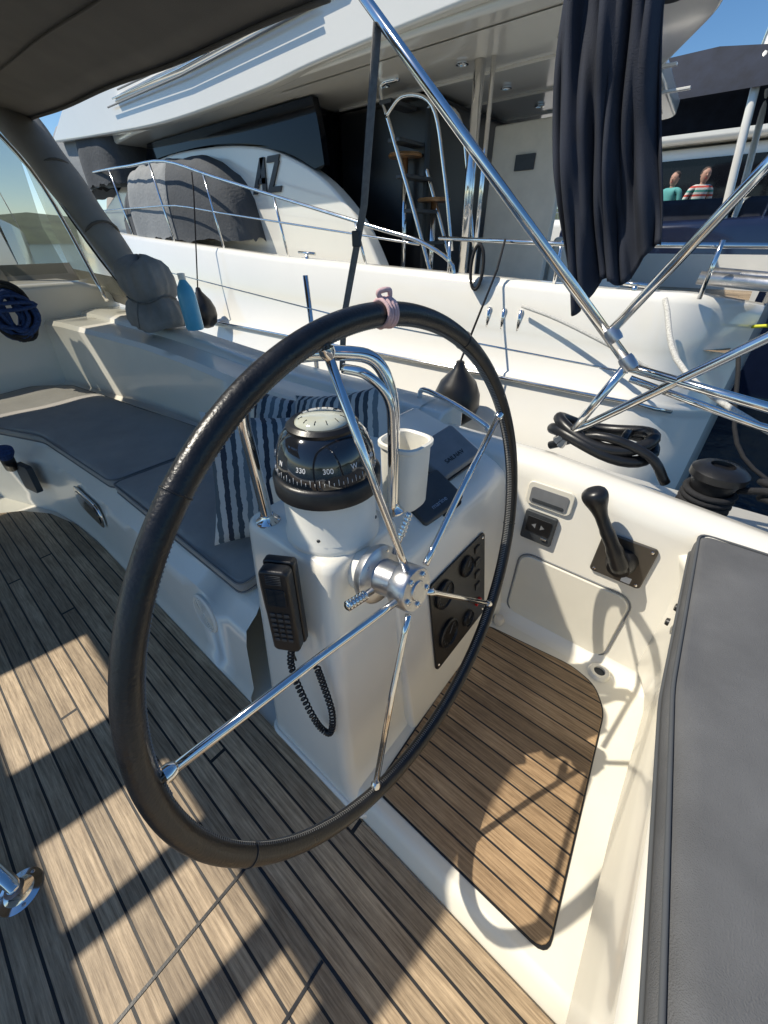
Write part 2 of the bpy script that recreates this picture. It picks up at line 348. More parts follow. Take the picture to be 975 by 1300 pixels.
th=group("throttle_control")
plate("base_plate",(.004,1.119,.505),.145,.155,.010,.012,mat("bronze_plate",(.11,.10,.085),.35,metal=.6),th,bevel=.004)
plate("label",(.035,1.1085,.446),.026,.022,.001,.002,PRT,th,bevel=.0003)
for x,z in((-.055,.57),(.063,.57),(-.055,.44),(.063,.44)): lathe("plate_screw",[(.005,0),(.004,.002),(.0005,.0025)],(x,1.108,z),SS,th,axis=(0,-1,0),seg=12)
lathe("boss",[(.042,0),(.040,.02),(.034,.035),(.030,.05),(.001,.052)],(.004,1.108,.51),BLK,th,axis=(0,-1,0))
tube("lever",[(.008,1.065,.51),(-.025,1.05,.575),(-.065,1.04,.64),(-.095,1.035,.69),(-.115,1.033,.725),(-.128,1.031,.748)],.01,BLK,th,smoothpts=5,rs=[.025]*3+[.023]*3+[.019]*4+[.017]*4+[.019,.021,.024,.027,.030,.032,.033,.033,.032,.030,.025,.014],seg=20)
for i,z in enumerate((.47,.41)):
    lathe("wall_button",[(.012,0),(.010,.008),(.001,.009)],(.17,1.05,z),BLK,th,axis=(-1,0,0),seg=20)
# ------------------------------------------------------------ console + gauges
con=group("helm_console")
prism("console_body",[(-.84,-.02),(-.84,.76),(-.78,.80),(-.62,.765),(-.44,.69),(-.405,.665),(-.395,.635),(-.31,.08),(-.30,.045),(-.30,-.02)],'y',.50,1.125,GEL,con,bevel=.014)
A0=Vector((-.395,0,.635));A1=Vector((-.31,0,.08)); sl=(A0-A1).normalized(); FN=Vector((sl.z,0,-sl.x))
def onface(y,z,o=0):
    t=(z-A1.z)/(A0.z-A1.z); p=A1.lerp(A0,t); return Vector((p.x,y,z))+FN*o
plate("gauge_panel",onface(.795,.355,.001),.32,.35,.006,.02,BLK,con,X=(0,1,0),Y=sl,bevel=.002)
for (gy,gz,gr) in ((.70,.455,.045),(.71,.29,.05),(.83,.47,.035),(.83,.25,.03)):
    c=onface(gy,gz,.007); ax=FN
    lathe("gauge_bezel",[(gr,0),(gr,.008),(gr*.92,.011),(gr*.88,.006)],c,BLK,con,axis=ax,seg=36)
    lathe("gauge_face",[(gr*.88,0),(gr*.88,.006)],c,BLK,con,axis=ax,seg=36)
    for k in range(11):
        a=math.radians(-220+k*26); d=Vector((0,1,0))*math.cos(a)+sl*math.sin(a)
        p=c+ax*.0068
        tube("tick",[p+d*gr*.62,p+d*gr*.76],.0007,DIM,con,seg=4)
    d=Vector((0,1,0))*.5+sl*.6
    tube("needle",[c+ax*.0075,c+ax*.0075+d.normalized()*gr*.55],.001,DIM,con,seg=5)
for k in range(4):
    c=onface(.90,.49-k*.05,.007); box("rocker_switch",c,(.008,.03,.026),BLK,con,bevel=.002)
box("red_switch",onface(.90,.27,.010),(.012,.03,.02),RED,con,bevel=.002)
for yy,zz in((.65,.51),(.94,.51),(.65,.20),(.94,.20)): lathe("panel_screw",[(.005,0),(.003,.002),(.0005,.0025)],onface(yy,zz,.007),SS,con,axis=FN,seg=12)
for c,w,h,mm,tx in (((-.475,.765,.70),.155,.115,DRK,"marine"),((-.535,.935,.752),.17,.135,MGR,"SAILNAV")):
    g=group("instrument_cover"); Yv=Vector((-.90,.08,.42)).normalized(); X=Vector((.25,1,.15)); X=(X-Yv*X.dot(Yv)).normalized(); Z=X.cross(Yv)
    plate("cover",c,w,h,.034,.012,mm,g,X=X,Y=Yv,bevel=.008)
    plate("rim",Vector(c)-Z*.012,w+.010,h+.010,.014,.014,BLK,g,X=X,Y=Yv,bevel=.003)
    text("maker_mark",tx,Vector(c)+Z*.0348-Yv*.03,.020,SSB if mm is DRK else BLK,g,X,Yv)
# ------------------------------------------------------------ pedestal
ped=group("steering_pedestal")
def psec(z):
    t=1-z/.80; t=max(0,t)
    xf=-.68; xa=-.405+.075*t**1.2+(.05*(max(0,t-.9)/.1)**2); y0=.325-.085*t; y1=.545+.02*t
    return [(p[0],p[1],z) for p in dense([(xf,y0),(xa,y0),(xa,y1),(xf,y1)],9,.035)]
st=[psec(z) for z in (-.02,.02,.05,.1,.2,.35,.5,.62,.72,.78)]
top=psec(.795); cx,cy=-.54,.435
st.append([(cx+(p[0]-cx)*.98,cy+(p[1]-cy)*.97,.793) for p in top]); st.append([(cx+(p[0]-cx)*.93,cy+(p[1]-cy)*.9,.80) for p in top])
loft("column",st,GEL,ped,closed=True,caps=True,smooth=True)
tube("base_flange",[(p[0],p[1],.012) for p in psec(.0)],.01,GEL,ped,cyc=True,seg=8)
# ------------------------------------------------------------ compass
co=group("steering_compass"); C=Vector((-.500,.43,0))
lathe("binnacle",[(.096,.795),(.098,.80),(.098,.812),(.093,.818),(.091,.915),(.09,.92)],C,WHT,co)
lathe("skirt",[(.096,.908),(.103,.912),(.103,.94),(.099,.946),(.094,.948)],C,BLK,co)
lathe("card_housing",[(.094,.946),(.094,.96),(.089,.990),(.080,1.012),(.070,1.024),(.060,1.030),(.058,1.028)],C,GLS,co)
lathe("top_ring",[(.064,1.026),(.065,1.034),(.058,1.040),(.050,1.039),(.049,1.034)],C,BLK,co)
lathe("lens",[(.050,1.034),(.048,1.041),(.038,1.048),(.018,1.051),(.001,1.052)],C,LENS,co)
for k in range(12):
    a=2*math.pi*k/12; d=Vector((math.cos(a),math.sin(a),0)); tube("lens_tick",[C+d*.034+Vector((0,0,1.0497)),C+d*.042+Vector((0,0,1.0462))],.0008,BLK,co,seg=4)
for k in range(72):
    a=2*math.pi*k/72; d=Vector((math.cos(a),math.sin(a),0)); L=.006 if k%2 else .011
    tube("tick",[C+d*.0948+Vector((0,0,.956)),C+d*(.0950-.0016*(L/.01))+Vector((0,0,.956+L))],.0005,PRT,co,seg=4)
for k,s in enumerate(("N","30","60","E","120","150","S","210","240","W","300","330")):
    a=math.radians(-100-k*30); d=Vector((math.cos(a),math.sin(a),0)); u=Vector((-math.sin(a),math.cos(a),0))
    Yv=(Vector((0,0,1))*.97-d*.26)
    text("bearing",s,C+d*.0908+Vector((0,0,.983)),.0125,PRT,co,u,Yv)
for k in range(4):
    a=math.radians(-60+k*90); d=Vector((math.cos(a),math.sin(a),0)); lathe("screw",[(.004,0),(.003,.002),(.0005,.0025)],C+d*.0925+Vector((0,0,.835)),DRK,co,axis=d,seg=12)
gr=group("pedestal_guard_rail")
tube("hoop",[(-.625,.355,.80),(-.625,.352,.95),(-.622,.352,1.05),(-.60,.375,1.115),(-.55,.42,1.14),(-.50,.49,1.14),(-.465,.535,1.125),(-.445,.555,1.07),(-.44,.56,.98),(-.44,.56,.80)],.0125,SS,gr,smoothpts=7)
tube("inner_hoop",[(-.50,.49,1.115),(-.46,.51,1.105),(-.432,.535,1.06),(-.428,.54,.98),(-.428,.54,.80)],.009,SS,gr,smoothpts=6)
for p in((-.625,.355,.798),(-.44,.56,.798)): lathe("foot",[(.026,0),(.026,.004),(.016,.012),(.014,.02)],p,SS,gr,seg=24)
cu=group("cup_holder")
lathe("cup",[(.043,.79),(.045,.795),(.048,.935),(.053,.940),(.053,.948),(.047,.950),(.043,.946),(.040,.83),(.001,.828)],(-.45,.615,0),WHT,cu,sq=3.2,seg=56)
# ------------------------------------------------------------ handset
ha=group("vhf_handset")
X=Vector((.86,.5,.0)).normalized(); Yv=Vector((.05,.10,1)); Yv=(Yv-X*X.dot(Yv)).normalized(); Z=X.cross(Yv); c=Vector((-.49,.285,.71))
plate("cradle",c,.062,.22,.02,.008,BLK,ha,X=X,Y=Yv,bevel=.004)
plate("body",c+Z*.02,.058,.215,.028,.012,BLK,ha,X=X,Y=Yv,bevel=.006)
plate("screen",c+Z*.0485+Yv*.045,.038,.042,.001,.003,GLS,ha,X=X,Y=Yv,bevel=.0003)
for i in range(3):
    for j in range(6): plate("key",c+Z*.048+X*(i-1)*.014-Yv*(.0+j*.014),.010,.008,.002,.002,DRK,ha,X=X,Y=Yv,bevel=.0006)
for j in range(6): plate("grille",c+Z*.048+Yv*(.078+j*.004),.03,.0014,.001,.0005,DRK,ha,X=X,Y=Yv,bevel=.0002)
box("ptt_button",c+Z*.03-X*.031+Yv*.03,(.006,.012,.04),DRK,ha,bevel=.002)
base=c+Z*.012-Yv*.11; ctrl=[base,base+Vector((.0,-.02,-.07)),base+Vector((.025,-.025,-.16)),base+Vector((.055,-.02,-.265)),base+Vector((.086,-.01,-.285)),base+Vector((.094,.0,-.20)),base+Vector((.072,.005,-.11)),base+Vector((.05,.008,-.04))]
cl=cr(ctrl,40); pts=[]; L=len(cl)
for i,p in enumerate(cl):
    t=(cl[min(i+1,L-1)]-cl[max(i-1,0)]).normalized(); u=t.cross(Vector((.3,1,0))).normalized(); w=t.cross(u)
    a=i*1.2; rr=.0065 if 12<i<L-12 else .001
    pts.append(p+u*math.cos(a)*rr+w*math.sin(a)*rr)
tube("coiled_cord",pts,.0022,BLK,ha,smoothpts=3,seg=6)
tube("cable",[c-X*.02+Yv*.085+Z*.02,c-X*.045+Yv*.07+Z*.01,c-X*.055+Yv*.0,c-X*.05-Yv*.08,c-X*.02-Yv*.15,c-X*.01-Yv*.2],.0025,BLK,ha,smoothpts=6,seg=8)
# ------------------------------------------------------------ wheel
wh=group("steering_wheel")
wc=Vector((-.2896,.4142,.7697)); tt=.176; Tv=Vector((-math.sin(tt),0,math.cos(tt))); Yw=Vector((0,1,0)); Nv=Vector((math.cos(tt),0,math.sin(tt)))
RW=.456; RT=.0147
def wp(a,r=RW,o=0): return wc+Yw*math.cos(a)*r+Tv*math.sin(a)*r+Nv*o
NS=240
tube("rim",[wp(2*math.pi*i/NS) for i in range(NS)],RT,LEA,wh,cyc=True,seg=28)
tube("lacing_groove",[wp(2*math.pi*i/NS,RW-RT+.0005) for i in range(NS)],.0016,BLK,wh,cyc=True,seg=6)
sv=[];sf=[]
for i in range(560):
    a=2*math.pi*i/560; ri=RW-RT
    p=[wp(a-.0012,ri+.0012,-.0052),wp(a+.0012,ri+.0012,-.0052),wp(a+.0022,ri-.0012,0),wp(a-.0002,ri-.0012,0),wp(a+.0012,ri+.0012,.0052),wp(a-.0012,ri+.0012,.0052)]
    b=len(sv); sv+=p; sf+=[(b,b+1,b+2,b+3),(b+3,b+2,b+4,b+5)]
so=mesh("stitching",sv,sf,THR,wh); s_=so.modifiers.new("s",'SOLIDIFY'); s_.thickness=.0012
for a in (1.02,2.3,3.57,4.85,6.05):
    tube("leather_seam",[wp(a)+( (wp(a)-wc).normalized()*math.cos(q)+Nv*math.sin(q))*(RT+.0002) for q in [k*math.pi/12 for k in range(24)]],.0012,LEA,wh,cyc=True,seg=6)
for i in range(5):
    a=1.7602-i*2*math.pi/5
    tube("spoke",[wp(a,.052,.012),wp(a,.09,.010),wp(a,.22,.004),wp(a,RW-.013,0)],.0064,SS,wh,seg=16)
    lathe("spoke_collar",[(.0100,0),(.0100,.006),(.0072,.012)],wp(a,RW-RT-.003),SS,wh,axis=(wc-wp(a)).normalized(),seg=20)
lathe("hub_disc",[(.026,-.02),(.042,-.016),(.044,-.012),(.044,.018),(.041,.022),(.020,.023),(.018,.026),(.001,.026)],wc,SSB,wh,axis=Nv)
lathe("hub_flange",[(.058,-.085),(.060,-.08),(.060,-.068),(.054,-.064),(.036,-.060),(.034,-.02)],wc,SSB,wh,axis=Nv)
lathe("shaft_gaiter",[(.046,-.135),(.046,-.085)],wc,WHT,wh,axis=Nv)
for i in range(5):
    a=1.7602-i*2*math.pi/5+.3; lathe("hub_bolt",[(.006,0),(.006,.004),(.005,.005),(.0035,.0052),(.003,.003),(.0005,.003)],wp(a,.031,.0215),SS,wh,axis=Nv,seg=16)
    a+=.2; lathe("flange_bolt",[(.005,0),(.005,.003),(.0005,.0035)],wp(a,.048,-.066),SS,wh,axis=Nv,seg=12)
for d0,d1,rr in ((wp(math.pi-.12,.05,-.045),wp(math.pi-.16,.115,-.045),.0085),(wp(1.05,.05,-.045),wp(1.05,.135,-.03),.007)):
    tube("brake_handle",[d0,d1],rr*.8,SS,wh,seg=14)
    ax=(d1-d0).normalized()
    for k in range(6): lathe("rib",[(rr*.8,0),(rr*1.15,.002),(rr*1.15,.005),(rr*.8,.007)],d1-ax*(.008+k*.008),SS,wh,axis=ax,seg=16)
ht=group("hair_tie")
for k,da in enumerate((-.016,-.006,.004,.013)):
    a=1.50+da; er=(wp(a)-wc).normalized()
    tube("band",[wp(a)+(er*math.cos(q)+Nv*math.sin(q))*(.0168+.001*math.sin(3*q+k))+Yw*.003*math.sin(q+k) for q in [j*math.pi/12 for j in range(24)]],.0028,PINK,ht,cyc=True,seg=8)
tube("knot",[wp(1.50,RW+.016),wp(1.515,RW+.025),wp(1.49,RW+.027,.008),wp(1.48,RW+.018,.004)],.0035,PINK,ht,smoothpts=5,cyc=True,seg=8)
# ------------------------------------------------------------ bench cushions, pillows
PP=mat("bench_piping",(.2,.2,.195),.9)
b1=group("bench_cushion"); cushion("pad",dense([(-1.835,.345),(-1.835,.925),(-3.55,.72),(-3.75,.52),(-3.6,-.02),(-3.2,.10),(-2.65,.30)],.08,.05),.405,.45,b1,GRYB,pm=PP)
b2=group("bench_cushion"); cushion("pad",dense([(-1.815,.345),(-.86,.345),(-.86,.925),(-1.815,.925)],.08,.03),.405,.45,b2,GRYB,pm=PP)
def pillow(c,size,rot,th=.13):
    g=group("striped_pillow"); n=18; v=[];f=[]
    for s in(1,-1):
        for i in range(n+1):
            for j in range(n+1):
                u=i/n*2-1; w=j/n*2-1
                pin=1-.10*(1-abs(u)**2)*abs(w)**4; pin2=1-.10*(1-abs(w)**2)*abs(u)**4
                h=((1-u**4)*(1-w**4))**.5*th/2
                v.append((u*size/2*pin2,w*size/2*pin,s*h+.006*math.sin(7*u+3*w)*(1-w**4)*(1-u**4)))
    N=(n+1)**2
    for s in range(2):
        for i in range(n):
            for j in range(n):
                a=s*N+i*(n+1)+j; q=(a,a+n+1,a+n+2,a+1); f.append(q if s==0 else q[::-1])
    mesh("fabric",v,f,PIL,g,smooth=True,fixn=False)
    g.location=c; g.rotation_euler=rot
pillow((-.98,.62,.66),.42,(math.radians(68),math.radians(8),math.radians(60)))
pillow((-.88,.84,.71),.40,(math.radians(66),math.radians(-14),math.radians(15)))
pillow((-1.12,.82,.66),.36,(math.radians(62),math.radians(10),math.radians(40)))
sp=group("cockpit_speaker"); ax=Vector((0,-1,.12)).normalized()
lathe("speaker_ring",[(.075,0),(.075,.008),(.066,.012),(.062,.008)],(-1.05,.285,.24),WHT,sp,axis=ax)
for k in range(7): lathe("grille_ring",[(.010+k*.008,.006),(.010+k*.008,.011),(.014+k*.008,.011),(.014+k*.008,.006)],(-1.05,.285,.24),WHT,sp,axis=ax,seg=32)
pt=group("opening_port"); plate("port_frame",(-2.12,.276,.235),.36,.13,.012,.06,SS,pt,Y=(0,.08,1),bevel=.004); plate("port_glass",(-2.12,.265,.235),.31,.09,.004,.044,GLS,pt,Y=(0,.08,1),bevel=.001)
hk=group("handheld_torch"); plate("holder",(-2.74,.18,.22),.14,.16,.03,.02,DRK,hk,X=(1,.2,0),Y=(0,.08,1)); tube("torch",[(-2.80,.13,.28),(-2.74,.13,.37)],.03,BLK,hk,seg=20); lathe("torch_head",[(.03,0),(.045,.03),(.046,.05),(.04,.052)],(-2.74,.13,.36),ROPN,hk,axis=(.3,0,1),seg=24)
tf=group("table_leg_mount"); lathe("flange",[(.045,0),(.045,.004),(.03,.008),(.022,.02),(.02,.03)],(-.84,-.40,.0),SS,tf)
tube("leg",[(-.84,-.40,.02),(-.87,-.405,.04),(-1.0,-.44,.10),(-1.6,-.62,.36)],.015,SS,tf,smoothpts=5)
for k in range(3):
    a=k*2.1; lathe("screw",[(.005,0),(.004,.002),(.0005,.003)],(-.84+.036*math.cos(a),-.40+.036*math.sin(a),.005),SSB,tf,seg=12)
# ------------------------------------------------------------ winch cover, bottle, rope bag
WCM=mat("winch_canvas",(.27,.26,.245),.93,var=.2,vscale=8,bump=.8,bscale=400)
wn=group("winch_cover")
st=[]
for z,r in ((.86,.150),(.90,.162),(.95,.158),(.985,.148),(1.005,.128),(1.02,.122),(1.035,.135),(1.08,.150),(1.13,.150),(1.175,.138),(1.205,.11),(1.222,.06),(1.226,.01)):
    st.append([(-2.80+r*(1+.05*math.sin(5*a+z*14)+.03*math.sin(13*a+z*9)+.015*math.sin(21*a))*math.cos(a),1.16+r*(1+.05*math.sin(5*a+z*14)+.03*math.sin(13*a+z*9)+.015*math.sin(21*a))*math.sin(a),z+.014*math.sin(3*a+1)) for a in [2*math.pi*k/72 for k in range(72)]])
loft("bag",st,WCM,wn,closed=True,caps=True,smooth=True)
tube("drawstring",[(-2.80+.132*math.cos(a),1.16+.132*math.sin(a),1.015+.014*math.sin(3*a+1)) for a in [2*math.pi*k/30 for k in range(30)]],.005,WEB,wn,cyc=True,seg=8)
tube("drawstring_tail",[(-2.72,1.04,1.01),(-2.68,1.0,.95),(-2.69,.99,.88)],.004,WEB,wn,smoothpts=5,seg=8)
bo=group("water_bottle"); lathe("bottle",[(.045,.86),(.05,.87),(.05,1.04),(.04,1.08),(.016,1.12),(.016,1.13)],(-2.50,1.23,0),BLUE,bo); lathe("cap",[(.02,1.12),(.02,1.15),(.001,1.152)],(-2.50,1.23,0),WHT,bo)
rb=group("coiled_sheet")
for k in range(26):
    rr=random.random; a1=.035+.085*rr(); a2=.09+.08*rr(); dx=.12*(rr()-.5); ph=rr()*6
    tube("turn",[(-3.62+dx+.02*math.sin(a*2+ph),.60+a1*math.cos(a)+.008*math.sin(3*a+ph),.93+a2*math.sin(a)+.01*math.sin(2*a+ph)) for a in [2*math.pi*j/28 for j in range(28)]],.012,ROPN if k%4 else ROPB,rb,cyc=True,seg=8)
tube("gasket_turn",[(-3.54,.60+.13*math.cos(a),.97+.02*math.sin(a)) for a in [k*math.pi/8 for k in range(16)]],.012,ROPN,rb,cyc=True,seg=8)
# ------------------------------------------------------------ bimini / sprayhood
bi=group("bimini_top")
def cz(x,y):
    return 1.84+ .035*(-1.2-x)*.9 +.20*(1-(y/1.25)**2 if abs(y)<1.25 else 0) + .004*math.sin(x*5+y*2)
def canopy(n,x0,x1,y0,y1,nx=24,ny=24):
    st=[[(x0+(x1-x0)*i/nx,y0+(y1-y0)*j/ny,cz(x0+(x1-x0)*i/nx,y0+(y1-y0)*j/ny)) for j in range(ny+1)] for i in range(nx+1)]
    o=loft(n,st,CAN,bi,smooth=True,fixn=False); s=o.modifiers.new("s",'SOLIDIFY'); s.thickness=.006
Y1,Y0=-.97,-1.25
canopy("canvas_main",-4.1,-1.2,Y1,1.22)
canopy("unseen_shade_canvas",-4.1,-1.2,-2.9,Y0)  # unseen canvas added only to shade the cockpit further out
for a,b in((-4.1,-2.75),(-2.30,-2.03),(-1.80,-1.73),(-1.50,-1.42),(-1.30,-1.2)): canopy("unseen_shade_canvas",a,b,Y0,Y1,8,8)  # unseen strips added, gaps shaped to drop sun patches on the sole
tube("hem",[(x,1.222,cz(x,1.22)-.004) for x in [-4.1+i*.1 for i in range(30)]],.007,CAN,bi)
tube("seam",[(x,.95,cz(x,.95)-.003) for x in [-4.1+i*.1 for i in range(30)]],.004,CAN,bi)
tube("bow",[(-4.0,y,cz(-4.0,y)-.03) for y in [-2.5+.125*i for i in range(30)]],.0125,SS,bi)
sh=group("sprayhood")
st=[]
for i in range(14):
    t=i/13
    st.append(Vector((-4.05,1.18,1.95)).lerp(Vector((-2.98,1.24,.95)),t)+Vector((0,0,.02*math.sin(t*5))))
tube("rolled_side_curtain",st,.1,CANL,sh,smoothpts=3,rs=[.135-.0012*i+.004*math.sin(i*.55) for i in range(45)],seg=24,flat=.7)
for t in(.3,.62):
    p=Vector((-4.05,1.18,1.95)).lerp(Vector((-2.98,1.24,.95)),t); tube("tie",[p+Vector((.105*math.cos(a)*.7,.10*math.sin(a),.105*math.cos(a)*.7)) for a in [k*math.pi/10 for k in range(20)]],.008,CAN,sh,cyc=True,seg=6)
loft("side_window",[[(-4.4,1.25,1.02),(-4.35,1.22,1.45),(-4.25,1.18,1.9)],[(-3.5,1.27,.96),(-3.7,1.24,1.3),(-4.0,1.18,1.7)]],VIN,sh)
loft("lower_skirt",[[(-4.45,1.30,.95),(-4.42,1.28,1.0),(-4.4,1.25,1.12)],[(-3.1,1.30,.86),(-3.15,1.29,.95),(-3.35,1.27,1.08)]],CANL,sh)
loft("hood_front",[[(-4.3,y,1.04),(-4.5,y,1.4),(-4.3,y,1.9),(-4.1,y,2.0)] for y in(-2.,-1.,0,.7,1.2)],VIN,sh,smooth=True)
loft("hood_base",[[(-4.29,y,1.04),(-4.38,y,1.16)] for y in(-2.,0,1.25)],CANL,sh)
for y in(-.9,.0,.75): tube("hood_mullion",[(-4.3,y,1.04),(-4.5,y,1.4),(-4.3,y,1.9)],.045,CANL,sh,smoothpts=5,flat=.4)
tube("hood_hoop",[(-3.55,1.15,.95),(-3.9,1.14,1.6),(-4.05,1.0,1.95)],.0125,SS,sh,smoothpts=5)
tube("lashing",[(-3.9,1.12,1.75),(-3.3,1.12,1.2),(-3.02,1.2,.88)],.006,ROPB,sh,smoothpts=5)
tube("lashing",[(-3.7,1.10,1.62),(-3.1,1.10,1.12),(-2.95,1.18,.86)],.005,ROPE,sh,smoothpts=5)
# ------------------------------------------------------------ stern rail tubes
pr=group("stern_pulpit_frame")
tube("bimini_strut",[(-1.55,1.3,2.22),(-.18,1.3,1.005)],.0145,SS,pr)
tube("brace",[(.22,1.3,1.94),(-.055,1.3,1.43),(-.25,1.3,1.09)],.0125,SS,pr)
tube("diagonal_brace",[(-.32,1.3,.735),(-.23,1.3,.82),(.10,1.3,1.13),(.7,1.3,1.7)],.0125,SS,pr)
tube("top_rail",[(-.185,1.3,1.0),(.15,1.3,.955),(1.2,1.28,.90)],.0125,SS,pr)
tube("mid_rail",[(-.17,1.32,.965),(.15,1.33,.90),(1.2,1.3,.80)],.010,SS,pr)
tube("upright",[(-.18,1.3,1.02),(-.30,1.3,.72)],.0125,SS,pr)
for p in((-.185,1.3,1.01),(-.245,1.3,1.075)): lathe("clamp",[(.018,-.02),(.020,-.01),(.020,.01),(.018,.02)],p,SSB,pr,axis=(.7,0,-.7),seg=20)
sw=group("webbing_strap"); tube("strap",[(-1.09,1.3,1.80),(-1.18,1.32,1.4),(-1.30,1.3,1.02),(-1.33,1.3,.80)],.016,WEB,sw,flat=.2,seg=10); box("buckle",(-1.205,1.3,1.30),(.04,.014,.05),DRK,sw,bevel=.004)
tube("guard_wire",[(-1.3,1.32,1.02),(-3.2,1.38,1.15)],.003,SS,pr,seg=8)
tube("guard_wire",[(-.18,1.32,.98),(-1.3,1.32,1.02)],.003,SS,pr,seg=8)
st_=group("stanchion"); tube("post",[(-1.64,1.42,.55),(-1.66,1.42,1.16)],.0125,SS,st_)
ob=group("horseshoe_bracket")
for k in range(2):
    tube("ring",[(-.20+(.155-.012*k)*math.cos(a),1.37+(.085-.006*k)*math.sin(a),.745+.028*k+.02*math.sin(a*2+k)) for a in [2*math.pi*j/32 for j in range(32)]],.019,BLK,ob,cyc=True,seg=12)
tube("handle",[(-.34,1.33,.70),(-.20,1.30,.785),(-.05,1.31,.76),(.02,1.33,.68)],.014,BLK,ob,smoothpts=5)
for x in(-.27,-.13): tube("cross_strap",[(x,1.29,.75),(x,1.37,.79),(x,1.45,.75)],.012,BLK,ob,smoothpts=4)
# sheet winch with a rope tail
ow=group("sheet_winch")
wx,wy=.13,1.37
lathe("drum",[(.075,.55),(.078,.56),(.078,.60),(.060,.612),(.052,.65),(.052,.69),(.060,.715),(.070,.725),(.070,.745),(.055,.757),(.030,.762),(.028,.750),(.001,.750)],(wx,wy,0),BLK,ow)
for k in range(4): tube("sheet_turn",[(wx+.060*math.cos(a),wy+.060*math.sin(a),.625+.018*k+.003*math.sin(a)) for a in [2*math.pi*j/28 for j in range(28)]],.009,ROPB,ow,cyc=True,seg=8)
tube("sheet_tail",[(wx+.06,wy,.70),(wx+.13,wy-.05,.745),(wx+.20,wy-.03,.73),(wx+.24,wy+.06,.70),(wx+.15,wy+.10,.69),(wx+.10,wy+.02,.735),(wx+.22,wy-.06,.74),(wx+.33,wy-.02,.72)],.010,ROPB,ow,smoothpts=8,seg=10)
for k in range(4): tube("loop",[(.34+.10*math.cos(a)+.01*k,1.36+.06*math.sin(a),.70+.014*k+.015*math.sin(2*a+k)) for a in [2*math.pi*j/28 for j in range(28)]],.010,ROPB,ow,cyc=True,seg=8)
tg=group("grab_handle"); tube("bar",[(-.86,1.26,.78),(-.84,1.26,.815),(-.70,1.255,.79),(-.56,1.25,.745),(-.55,1.25,.725)],.010,SS,tg,smoothpts=5)
# ------------------------------------------------------------ hanging cloth
nc=group("hanging_towel")
st=[]
for i in range(61):
    t=i/60; row=[]
    z=2.35-1.27*t
    xa=-.85+.37*t+.02*math.sin(t*7); xb=-.57+.31*t
    for j in range(91):
        s=j/90; x=xa+(xb-xa)*s+.008*math.sin(t*9+s*6)
        y=1.62+.026*math.sin(s*19+t*2+.6*math.sin(t*5))*(1-.4*t)+.012*math.sin(s*43+t*7)+.03*math.sin(t*6+s*3)+.006*math.sin(t*23+s*12)+.006*math.sin(s*71-t*5)*t
        zz=z+ (.18*s*t*t) -.03*math.sin(s*12)*t*t
        row.append((x,y,zz))
    st.append(row)
o=loft("cloth",st,NAVY,nc,smooth=True,fixn=False); s=o.modifiers.new("s",'SOLIDIFY'); s.thickness=.005
tube("hanging_bar",[(-1.1,1.62,2.36),(.1,1.62,2.36)],.014,SS,nc)
# ------------------------------------------------------------ neighbouring motor yacht
yt=group("motor_yacht")
XE=.12
def hy(x):
    b=0
    if x<-6: b=.022*(-6-x)**2
    if x>-.4: b+=2.0*(x+.4)**2.2
    return b
def hp(x):
    y=3.0+hy(x); g=.40 if x>-6 else .40+.03*(-6-x)
    if x>-.7: bt=1.02-.30*max(0,(x+.25))**1.3
    elif x>-4: bt=1.02+(-.7-x)*.04
    else: bt=1.15+(-4-x)*.06
    k=max(0,x+.3)*.25
    return [(x,y-.05,-.95),(x,y-.26,-.55),(x,y-.25,-.15),(x,y-.13,.14-k),(x,y-.03,g-.06-k),(x,y-.025,g-.03-k),(x,y-.035,g-k),(x,y-.02,g+.03-k),(x,y+.01,g+.045-k),(x,y+.03,(g+bt)/2),(x,y+.07,bt-.05),(x,y+.10,bt),(x,y+.17,bt+.01),(x,y+.20,bt-.03),(x,y+.21,bt-.2),(x,5.2,bt-.18)]
xs=[-13,-12,-11,-10,-9,-8,-7,-6,-5,-4,-3,-2.4,-1.8,-1.2,-.7,-.4,-.3,-.2,-.1,0,.07,XE]
loft("hull",[hp(x) for x in xs],YW,yt,smooth=True)
qq=hp(XE)[:-1]
loft("transom",[[(XE,q[1],q[2]) for q in qq],[(XE+.05,q[1]+.25,q[2]) for q in qq],[(XE+.06,q[1]+3.2,q[2]) for q in qq]],YW,yt,smooth=True)
tube("rubbing_strake",[(x,3.0+hy(x)-.04,(.40 if x>-6 else .40+.03*(-6-x))-max(0,x+.3)*.25) for x in xs if x<.0],.014,SS,yt)
mesh("far_side",[(-9,7.4,-.9),(XE,7.4,-.9),(XE,7.4,1.1),(-9,7.4,1.1)],[(0,1,2,3)],YW,yt)
mesh("cockpit_sole",[(-4.2,3.2,.72),(.05,3.2,.72),(.05,7.3,.72),(-4.2,7.3,.72)],[(0,1,2,3)],TEAK,yt)
plate("hawse_recess",(-1.35,3.06,.80),.50,.13,.012,.06,DRK,yt,Y=(0,.1,1),bevel=.004)
for dx in(-.12,.0,.13): tube("cleat_post",[(-1.35+dx,3.045,.73),(-1.35+dx,3.045,.87)],.015,SS,yt)
for x in(-3.6,-.55):
    tube("cleat",[(x-.12,3.13,1.19 if x<-2 else 1.06),(x+.12,3.13,1.18 if x<-2 else 1.05)],.014,SS,yt)
    tube("cleat_foot",[(x,3.13,1.0),(x,3.13,1.18 if x<-2 else 1.05)],.018,SS,yt)
def arc(pts,n=6): return [(p.x,p.z) for p in cr([(a,0,b) for a,b in pts],n)]
side=arc([(-11,1.25),(-9.6,1.75),(-8.3,2.1),(-7.0,2.25),(-5.8,2.24),(-4.9,2.16),(-4.3,2.02),(-3.75,1.78),(-3.3,1.42),(-3.0,1.0)])+[(-3.0,.9),(-11,.9)]
